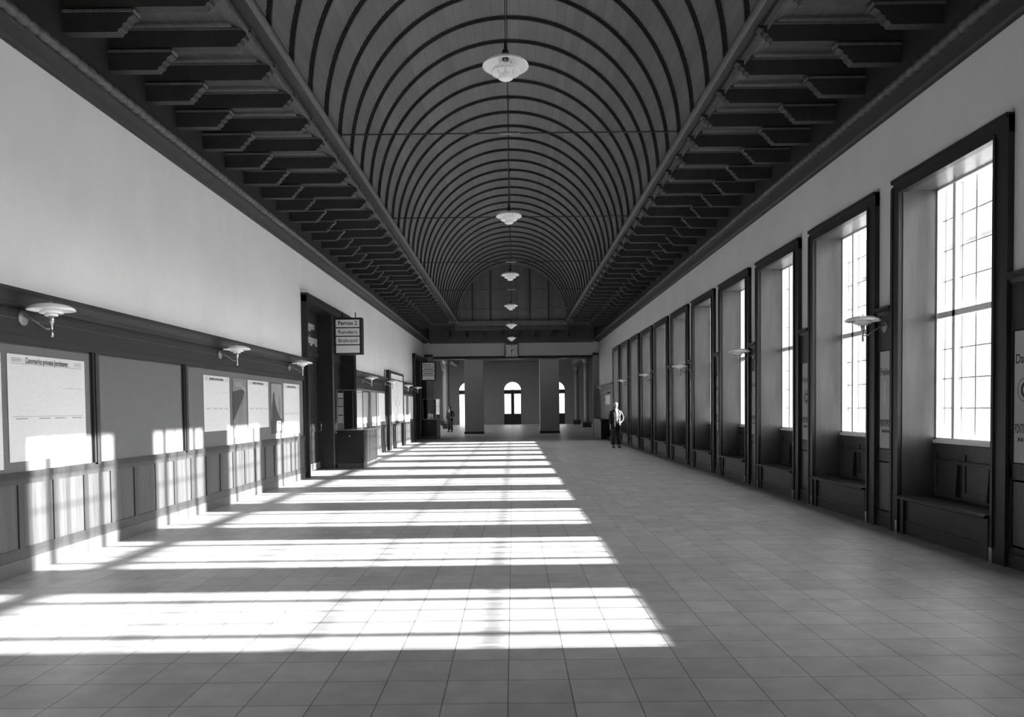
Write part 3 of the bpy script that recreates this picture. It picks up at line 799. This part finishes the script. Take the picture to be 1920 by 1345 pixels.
# piers between niches: panelling, cap, poster
words = {1: ('Damer', 'ring'), 2: ('Frakker', 'figure'), 3: ('Kjoler', 'ring'), 4: ('Kjoler', 'figure'), 5: ('Frakker', 'ring')}
for i in range(0, 12):
    ya = wy(i)+2.24; yb = wy(i+1) if i < 11 else wy(i)+2.24+.40
    L = yb-ya
    if i == 11: break
    t = thing('trim_%d' % (10+i), (0, ya, 0), 'dark panelled pier between niche %s and niche %s of the right wall' % (ordn[i], ordn[i+1]) if i else 'dark panelled pier before the first visible niche at the right edge', 'panelling', kind='structure')
    m = MB(); xf = 4.70
    m.box(xf+.02, XR, 0, L, .13, 2.70)
    m.box(xf, xf+.02, 0, L, 2.24, 2.70); m.box(xf, xf+.02, 0, L, .84, .99); m.box(xf, xf+.02, 0, L, .13, .20)
    m.box(xf, xf+.02, 0, .035, .2, 2.24); m.box(xf, xf+.02, L-.035, L, .2, 2.24)
    m.build('pier_panel', 'dark_wood', t)
    MB().prism([(XR, 2.68), (xf-.01, 2.68), (xf-.03, 2.72), (xf-.06, 2.75), (xf-.06, 2.78), (XR, 2.78)], 'y', 0, L).build('cap', 'dark_wood', t)
    MB().box(xf+.005, xf+.02, .05, L-.05, .22, .82).build('lower_panel', 'dado_wood', t)
    # poster
    nm = 'first' if i == 0 else ''
    w_, deco = words.get(i+1, ('Frakker' if i % 2 else 'Kjoler', 'figure' if i % 2 else 'ring'))
    plab = 'grey poster reading %s, %s, ' % (w_, 'pale figure' if deco == 'figure' else 'ring emblem') + ('on the pier at the right edge' if i == 0 else 'between the %s and %s niches' % (ordn[i], ordn[i+1]))
    if i > 4: plab = 'narrow grey clothing poster between the %s and %s niches of the right wall' % (ordn[i], ordn[i+1])
    p = thing('clothing_poster', (xf+.018, yb-.04, 1.00), plab, 'poster', 'clothing posters on the window piers')
    Wp = L-.08
    MB().box(-.006, 0, -Wp, 0, 0, 1.23).build('sheet', 'paper_grey', p)
    text('title_lettering', w_, (-.006, -.02, .93), (0, -1, 0), .085, p, 'ink', width=Wp*.88, bold=.02)
    text('name_lettering', 'PONTOPPIDAN', (-.006, -.015, .28), (0, -1, 0), .085, p, 'ink', width=Wp*.92, bold=.02)
    m = MB()
    for k in range(5): m.box(-.0075, -.006, -.06-.04*k, -.085-.04*k, .20, .235)
    m.build('small_lettering', 'ink', p)
    if deco == 'ring':
        MB().lathe([(.105, 0), (.115, 0), (.115, -.001), (.105, -.001)], (-.0065, -Wp/2, .68), 28, axis='x', caps=False).build('ring_emblem', 'ink_soft', p)
        MB().lathe([(.05, 0), (.078, 0), (.078, -.001), (.05, -.001)], (-.0065, -Wp/2-.01, .68), 24, axis='x', caps=False).build('inner_emblem', 'ink', p)
    else:
        MB().prism([(-.13, .38), (-.14, .55), (-.17, .62), (-.15, .72), (-.17, .82), (-.14, .88), (-.11, .83), (-.12, .74), (-.10, .66), (-.12, .56), (-.11, .38)], 'x', -.0075, -.006).build('pale_figure', 'ghost_ink', p)
o = MB()
for i in range(0, 12):
    ya = wy(i)+2.24
    o.box(4.69, XR, ya, (ya+.40) if i < 11 else YE, 0, .13)
    o.box(XR-.035, XR+.03, wy(i)+.22, wy(i)+2.02, 0, .13)
o = o.build('baseboard_right', 'cornice_wood'); structure(o, 'dark skirting along the right wall and under the benches', 'skirting')

# far right bay beyond the last niche
t = thing('trim_30', (0, wy(11)+2.24, 0), 'dark panelling in the far right corner beyond the last niche', 'panelling', kind='structure')
L = YE-(wy(11)+2.24)
MB().box(4.71, XR, 0, L, .13, 2.40).build('pier_panel', 'dark_wood', t)
MB().box(4.62, XR, 0, L, 2.68, 2.74).box(4.70, XR, 0, L, 2.40, 2.70).build('cap', 'dark_wood', t)
MB().box(4.60, XR, 1.4, 4.9, 2.24, 2.30).build('shelf', 'stone_base', t)
t = thing('notice_sheet', (4.705, 38.9, 1.70), 'pale square notice in the far right corner behind the standing man', 'notice')
MB().box(-.004, 0, -1.9, 0, 0, .45).build('sheet', 'sign_face', t)
t = thing('counter', (4.31, 37.6, 0), 'dark counter desk in the far right corner', 'counter')
MB().box(0, .36, 0, 3.2, 0, .92).build('body', 'booth_wood', t, bevel=.01); MB().box(-.05, .38, -.05, 3.25, .92, .97).build('top', 'dark_wood', t)

# ------------------------------------------------------------------ clock on the lintel
t = thing('wall_clock', (-.04, YE-.14, 4.33), 'square dark-framed clock hanging on the far lintel', 'clock')
MB().box(-.37, .37, -.08, .10, 0, .72).build('case', 'black', t, bevel=.01)
MB().box(-.325, .325, -.086, -.08, .04, .68).build('dial', 'clock_face', t)
m = MB()
for h in range(12):
    a = math.radians(30*h); sx_ = .27/max(abs(math.sin(a)), abs(math.cos(a)))*1.0
    x_, z_ = math.sin(a)*min(sx_, .31), math.cos(a)*min(sx_, .31)
    m.box(x_-.022, x_+.022, -.090, -.086, .36+z_-.028, .36+z_+.028)
m.build('hour_marks', 'ink', t)
def hand(ang, ln, w_, yy):
    a = math.radians(ang); d = Vector((math.sin(a), 0, math.cos(a))); n = Vector((math.cos(a), 0, -math.sin(a)))
    c = Vector((0, yy, .36)); vs_ = []
    for q, ww in ((-.05, w_), (ln, w_*.5)):
        for s_ in (-1, 1):
            for e in (0, -.004): vs_.append(c+d*q+n*s_*ww+Vector((0, e, 0)))
    return MB().add(vs_, [(0, 1, 3, 2), (4, 6, 7, 5), (0, 4, 5, 1), (2, 3, 7, 6), (0, 2, 6, 4), (1, 5, 7, 3)])
hand(54, .21, .022, -.092).build('hour_hand', 'ink', t); hand(180, .27, .016, -.097).build('minute_hand', 'ink', t)
MB().tube([(-.2, .0, .72), (-.2, 0, 1.0)], .01, 6).tube([(.2, .0, .72), (.2, 0, 1.0)], .01, 6).build('hanger', 'black', t)

# ------------------------------------------------------------------ entrance hall beyond: pillars, columns, back wall with arched doors
for k, (xa, xb) in enumerate(((-2.95, -1.82), (1.65, 2.82))):
    t = thing('pillar', ((xa+xb)/2, 47.2, 0), 'square dark clad pillar %s of the passage to the entrance hall' % ('left' if k == 0 else 'right'), 'pillar', 'square pillars at the hall end')
    hw = (xb-xa)/2
    MB().box(-hw, hw, -.45, .45, .12, 5.6).build('shaft', 'pillar', t, bevel=.01)
    MB().box(-hw-.03, hw+.03, -.48, .48, 0, .14).build('plinth', 'dark_wood', t)
    MB().box(hw, hw+.012, -.45, -.42, .2, 5.0).build('edge_strip', 'plate_metal', t)
for k, (xa, xb) in enumerate(((-4.80, -4.35), (4.38, 4.70))):
    t = thing('pilaster', ((xa+xb)/2, YE+.2, 0), 'dark pilaster against the %s wall at the hall end' % ('left' if k == 0 else 'right'), 'pilaster')
    hw = (xb-xa)/2
    MB().box(-hw, hw, -.30, -.205, 0, 4.46).build('shaft', 'pillar', t); MB().box(-hw, hw, -.33, -.205, 4.40, 4.52).build('capital', 'dark_wood', t)
t = thing('trim_40', (0, YE, 0), 'dark beam under the far lintel', 'beam', kind='structure')
MB().box(-4.4, 4.4, -.03, .53, 4.26, 4.41).build('beam', 'dark_wood', t); MB().box(-4.4, 4.4, -.05, -.03, 4.27, 4.30).build('edge_strip', 'foyer_trim', t)
# entrance hall shell
FX = 9.0; FY = 74.0; FZ = 6.4
o = MB().box(-FX, FX, YE+.5, FY+.4, FZ, FZ+.3).build('ceiling', 'foyer_wall'); structure(o, 'dark ceiling of the entrance hall beyond the pillars', 'ceiling')
for bx_ in (48.5, 56, 64, 72): fbar('beam', -FX, FX, bx_, bx_+.35, 6.02, FZ, o, 'foyer_wall')
w = MB(); w.box(-FX, XL-.5, YE+.3, YE+.5, 0, FZ); w.box(-FX-.3, -FX, YE, FY+.4, 0, 1.0); w.box(-FX-.3, -FX, YE, FY+.4, 5.6, FZ+.3)
for q in range(6): w.box(-FX-.3, -FX, (YE, 48.5, 53.5, 58.5, 63.5, 70.0)[q], (45.0, 50.0, 55.0, 60.0, 65.0, FY+.4)[q], 1.0, 5.6)  # gaps between these piers are added out of view to let skylight in
o = w.build('wall_foyer_left', 'foyer_wall'); structure(o, 'dark left wall of the entrance hall, with openings added out of view for skylight', 'wall')
w = MB(); w.box(FX, FX+.3, YE, FY+.4, 0, FZ+.3); w.box(5.5, FX, YE+.3, YE+.5, 0, FZ)
o = w.build('wall_foyer_right', 'foyer_wall'); structure(o, 'dark right wall of the entrance hall', 'wall')
# back wall with three arched openings
AR = .81; doors = (-4.38, -.03, 4.20)
w = MB()
xs = [-FX]+[q for c in doors for q in (c-AR, c+AR)]+[FX]
for k in range(0, len(xs), 2): w.box(xs[k], xs[k+1], FY, FY+.4, 0, FZ)
zsp = 3.27
for c in doors:
    n = 20
    for k in range(n):
        a0, a1 = math.pi*k/n, math.pi*(k+1)/n
        x0_, x1_ = c+AR*math.cos(a0), c+AR*math.cos(a1)
        z0_, z1_ = zsp+AR*math.sin(a0), zsp+AR*math.sin(a1)
        w.add([(x0_, FY, z0_), (x1_, FY, z1_), (x1_, FY, FZ), (x0_, FY, FZ), (x0_, FY+.4, z0_), (x1_, FY+.4, z1_), (x1_, FY+.4, FZ), (x0_, FY+.4, FZ)], [(0, 1, 2, 3), (4, 7, 6, 5), (0, 4, 5, 1)])
o = w.build('wall_foyer_end', 'foyer_wall'); structure(o, 'dark end wall of the entrance hall with arched doorways', 'wall')
for z_, x0_, x1_ in ((4.26, -1.3, 1.3), (5.98, -2.4, 2.4)): fbar('picture_rail', x0_, x1_, FY-.08, FY, z_, z_+.05, o, 'foyer_trim')
for k, c in enumerate(doors):
    t = thing('door_%d' % (3+k), (c, FY+.15, 0), ['left', 'middle', 'right'][k]+' arched glazed door of the entrance hall, bright daylight behind', 'door', kind='structure')
    m = MB()
    if k != 0: m.box(-AR, AR, 0, .06, 0, 1.02)
    m.box(-AR, AR, -.02, .08, 2.93, 3.33)
    m.build('solid_panel', 'dark_wood', t)
    m = MB()
    zb = 0 if k == 0 else 1.02
    m.box(-.16, .16, 0, .07, zb, 2.93) if k else None
    m.box(-AR, -AR+.03, 0, .06, zb, 2.93); m.box(AR-.03, AR, 0, .06, zb, 2.93)
    if k:
        for q in (-.47, .47): m.box(q-.012, q+.012, .01, .05, zb, 2.93)
        for q in range(1, 5): m.box(-AR, AR, .01, .05, zb+q*.38-.012, zb+q*.38+.012)
    for a in (45, 90, 135):
        ca, sa = math.cos(math.radians(a)), math.sin(math.radians(a)); m.tube([(0, .03, 3.33), (AR*ca, .03, 3.27+AR*sa)], .014, 5)
    m.tube([(-.12+.24*q/6*1, .03, 3.33+.09*math.sin(math.pi*q/6)) for q in range(7)], .014, 5)
    m.build('glazing_bars', 'dark_wood', t)
    MB().prism([(-AR, 1.02 if k else .05), (AR, 1.02 if k else .05)]+[(AR*math.cos(math.pi*q/20), 3.27+AR*math.sin(math.pi*q/20)) for q in range(21)], 'y', .045, .049).build('glass_panes', 'window_glass', t)
# round columns
cl = ['left column in the entrance hall nearest the passage', 'right column in the entrance hall nearest the passage', 'left column deeper in the entrance hall', 'right column deeper in the entrance hall']
c0 = None
for k, (x_, y_) in enumerate(((-5.15, 60.0), (5.75, 60.0), (-6.3, 71.0), (5.9, 71.0))):
    if c0 is None:
        c0 = thing('column', (x_, y_, 0), '', 'column', 'round columns in the entrance hall')
        MB().lathe([(.22, .4), (.19, .9), (.19, 4.4), (.17, 5.0)], (0, 0, 0), 24).build('shaft', 'foyer_wall', c0)
        MB().box(-.34, .34, -.34, .34, 0, .4).build('plinth', 'dark_wood', c0)
        MB().lathe([(.18, 5.0), (.24, 5.05), (.24, 5.12), (.32, 5.25), (.32, 5.35)], (0, 0, 0), 24).build('capital', 'foyer_trim', c0)
        MB().box(-.3, .3, -.3, .3, 5.35, 6.4).build('impost', 'foyer_wall', c0)
        t = c0
    else:
        t = copy_tree(c0); t.location = (x_, y_, 0)
    t['label'] = cl[k]
t = thing('foyer_beam', (0, 0, 0), 'long dark side beam on the left of the entrance hall ceiling', 'beam')
MB().box(-5.4, -5.0, YE+.5, 71, 5.45, 5.95).box(-5.0, -4.94, YE+.5, 71, 5.8, 5.88).build('beam', 'foyer_trim', t)
t = thing('foyer_beam', (0, 0, 0), 'long dark side beam on the right of the entrance hall ceiling', 'beam')
MB().box(5.5, 5.9, YE+.5, 71, 5.45, 5.95).box(5.44, 5.5, YE+.5, 71, 5.8, 5.88).build('beam', 'foyer_trim', t)

# ------------------------------------------------------------------ outside the windows
o = MB().box(5.6, 160, -60, 140, -.5, -.3).build('street_ground', 'street'); structure(o, 'street outside the windows', 'ground')
o = MB().box(-60, 60, 75.5, 200, -.5, -.05).build('forecourt_ground', 'street'); structure(o, 'forecourt outside the arched doors', 'ground')
t = thing('building', (30, 46, -.3), 'pale building with a tiled roof seen through the nearest window', 'building')
MB().box(0, 14, 0, 40, 0, 12.5).build('wall', 'building_wall', t)
MB().prism([(-.6, 12.5), (7, 19), (14.6, 12.5)], 'y', -.5, 40.5).build('roof', 'building_roof', t)
for r_ in range(3):
    for c_ in range(9):
        f_ = MB().box(-.05, .05, 2+4.2*c_, 3.4+4.2*c_, 1.6+3.8*r_, 3.6+3.8*r_).build('window', 'glass_dark', t)

# ------------------------------------------------------------------ people
def skin(name, chain, m, parent, edges=None, sub=1, root=0):
    """chain: list of (x,y,z,r[,r2]); edges default consecutive"""
    me = bpy.data.meshes.new(name)
    edges = edges or [(i, i+1) for i in range(len(chain)-1)]
    me.from_pydata([c[:3] for c in chain], edges, []); me.materials.append(MATS[m])
    o = bpy.data.objects.new(name, me); COL.objects.link(o); o.parent = parent
    md = o.modifiers.new('skin', 'SKIN'); md.use_smooth_shade = True
    if not me.skin_vertices:
        me.skin_vertices_ensure() if hasattr(me, 'skin_vertices_ensure') else None
    sv = me.skin_vertices[0].data
    for i, c in enumerate(chain):
        sv[i].radius = (c[3], c[4] if len(c) > 4 else c[3]); sv[i].use_root = (i == root)
    s2 = o.modifiers.new('sub', 'SUBSURF'); s2.levels = sub; s2.render_levels = sub
    return o
def loft(m, rings, n=20, mi=0):
    """rings: (cx, cy, z, rx, ry)"""
    vs_ = []
    for (cx, cy, z, rx, ry) in rings:
        for k in range(n):
            a = 2*math.pi*k/n; ca, sa = math.cos(a), math.sin(a)
            vs_.append((cx+rx*math.copysign(abs(ca)**.85, ca), cy+ry*math.copysign(abs(sa)**.85, sa), z))
    fs_ = [(j*n+k, j*n+(k+1) % n, (j+1)*n+(k+1) % n, (j+1)*n+k) for j in range(len(rings)-1) for k in range(n)]
    fs_ += [tuple(range(n)), tuple(range((len(rings)-1)*n, len(rings)*n))]
    return m.add(vs_, fs_, mi, True)
def person(loc, rz, label, dark=False):
    t = thing('person', loc, label, 'person', rz=rz)
    # body: pelvis, torso, neck, head, arms and legs in one skinned figure (faces -y)
    V = [(0, 0, .90, .12, .09), (0, 0, 1.10, .125, .085), (0, .01, 1.32, .14, .085), (0, .01, 1.42, .07, .06), (0, 0, 1.50, .05, .05), (0, -.015, 1.56, .068, .075), (0, -.01, 1.64, .07, .085), (0, 0, 1.69, .045, .055),
         (.17, .01, 1.38, .055), (.29, .03, 1.14, .043), (.20, -.07, .98, .034),            # his left arm, hand on hip
         (-.17, .01, 1.38, .055), (-.22, .02, 1.12, .043), (-.24, -.03, .87, .034),          # his right arm hanging
         (.09, 0, .80, .085), (.10, .0, .48, .062), (.11, .02, .10, .042), (.12, -.10, .035, .035),
         (-.09, 0, .80, .085), (-.10, -.01, .48, .062), (-.11, .02, .10, .042), (-.12, -.10, .035, .035)]
    E_ = [(0, 1), (1, 2), (2, 3), (3, 4), (4, 5), (5, 6), (6, 7), (2, 8), (8, 9), (9, 10), (2, 11), (11, 12), (12, 13), (0, 14), (14, 15), (15, 16), (16, 17), (0, 18), (18, 19), (19, 20), (20, 21)]
    def finger(idx, pts_):
        p = idx
        for q in pts_: V.append(q); E_.append((p, len(V)-1)); p = len(V)-1
    # right hand hanging: palm then four fingers and thumb
    V.append((-.245, -.045, .80, .030, .018)); palm = len(V)-1; E_.append((13, palm))
    for k, (dx, ln) in enumerate(((-.024, .075), (-.008, .085), (.009, .08), (.024, .062))):
        finger(palm, [(-.245+dx, -.05, .765, .009), (-.245+dx, -.058, .765-ln*.55, .008), (-.245+dx, -.045, .765-ln, .007)])
    finger(13, [(-.215, -.065, .82, .010), (-.205, -.075, .775, .009)])
    V.append((.155, -.085, .97, .028, .018)); palm2 = len(V)-1; E_.append((10, palm2))
    for k, (dz, ln) in enumerate(((.022, .07), (.007, .08), (-.009, .075), (-.023, .06))):
        finger(palm2, [(.12, -.105, .97+dz, .009), (.12-ln*.5, -.115, .968+dz, .008), (.12-ln*.9, -.112, .96+dz, .007)])
    finger(10, [(.17, -.05, 1.0, .010), (.14, -.04, 1.03, .009)])
    skin('body', V, 'skin', t, E_, 1)
    # face features
    m = MB(); m.add([(-.010, -.092, 1.595), (.010, -.092, 1.595), (0, -.112, 1.585), (0, -.088, 1.625)], [(0, 1, 2), (0, 2, 3), (1, 3, 2), (0, 3, 1)])
    m.build('nose', 'skin', t)
    for s_ in (-1, 1):
        MB().lathe([(.002, -.008), (.010, 0), (.002, .006)], (s_*.028, -.088, 1.622), 10, axis='y').build('eye', 'ink', t)
        MB().lathe([(.004, -.006), (.020, 0), (.004, .006)], (s_*.078, .0, 1.605), 10, axis='x').build('ear', 'skin', t)
    MB().box(-.022, .022, -.094, -.086, 1.560, 1.566).build('mouth', 'ink_soft', t)
    m = loft(MB(), [(0, .03, 1.60, .075, .065), (0, .022, 1.65, .083, .085), (0, .012, 1.69, .078, .088), (0, .008, 1.72, .055, .062), (0, .008, 1.733, .02, .025)], 18)
    m.build('hair', 'ink' if dark else 'hair', t)
    # trousers
    skin('trousers', [(0, 0, .95, .148, .112), (0, 0, .86, .150, .115), (.09, 0, .78, .112), (.100, 0, .48, .098), (.115, .015, .09, .092), (-.09, 0, .78, .112), (-.100, -.01, .48, .098), (-.115, .015, .09, .092)], 'trousers', t,
         [(0, 1), (1, 2), (2, 3), (3, 4), (1, 5), (5, 6), (6, 7)], 1)
    for s_ in (-1, 1):
        m = loft(MB(), [(s_*.12, -.05, 0, .047, .13), (s_*.12, -.05, .03, .047, .13), (s_*.12, -.035, .06, .042, .11), (s_*.118, .01, .095, .036, .05)], 14); m.build('shoe', 'shoe', t)
    # waistcoat and shirt
    loft(MB(), [(0, 0, .92, .145, .115), (0, 0, 1.1, .148, .112), (0, 0, 1.3, .165, .118), (0, .005, 1.42, .11, .085), (0, .01, 1.45, .05, .045)], 20).build('waistcoat', 'jacket' if dark else 'waistcoat', t)
    m = MB(); m.prism([(-.045, 1.47), (.045, 1.47), (.035, 1.38), (0, 1.27), (-.035, 1.38)], 'y', -.112, -.075); m.prism([(-.06, 1.45), (.0, 1.43), (-.04, 1.49)], 'y', -.10, -.05); m.prism([(.06, 1.45), (.0, 1.43), (.04, 1.49)], 'y', -.10, -.05)
    m.build('shirt', 'shirt', t)
    # open jacket: back and sides shell with front edges apart
    n = 22; vs_ = []; rr = [(.74, .215, .155, .35), (1.0, .185, .140, .42), (1.15, .172, .130, .50), (1.32, .200, .132, .52), (1.42, .175, .10, .55), (1.465, .085, .07, .60)]
    for (z, rx, ry, gap) in rr:
        for k in range(n+1):
            a = -math.pi/2+gap+(2*math.pi-2*gap)*k/n
            vs_.append((rx*math.cos(a), .005+ry*math.sin(a), z))
    fs_ = [(j*(n+1)+k, j*(n+1)+k+1, (j+1)*(n+1)+k+1, (j+1)*(n+1)+k) for j in range(len(rr)-1) for k in range(n)]
    jk = MB().add(vs_, fs_, 0, True).build('jacket', 'jacket', t); so = jk.modifiers.new('thick', 'SOLIDIFY'); so.thickness = .012
    skin('sleeve', [(.15, .01, 1.405, .075), (.19, .012, 1.36, .072), (.30, .03, 1.14, .060), (.215, -.06, 1.0, .048)], 'jacket', t, None, 1)
    skin('sleeve', [(-.15, .01, 1.405, .075), (-.19, .012, 1.36, .072), (-.235, .02, 1.12, .060), (-.245, -.025, .90, .050)], 'jacket', t, None, 1)
    return t
person((3.93, 29.3, 0), math.radians(12), 'fair-haired man in dark open jacket and grey waistcoat, hand on hip, by the window niches')
person((-4.2, 51.0, 0), math.radians(-25), 'dark-clothed person standing in shadow beside the left pillar', True)
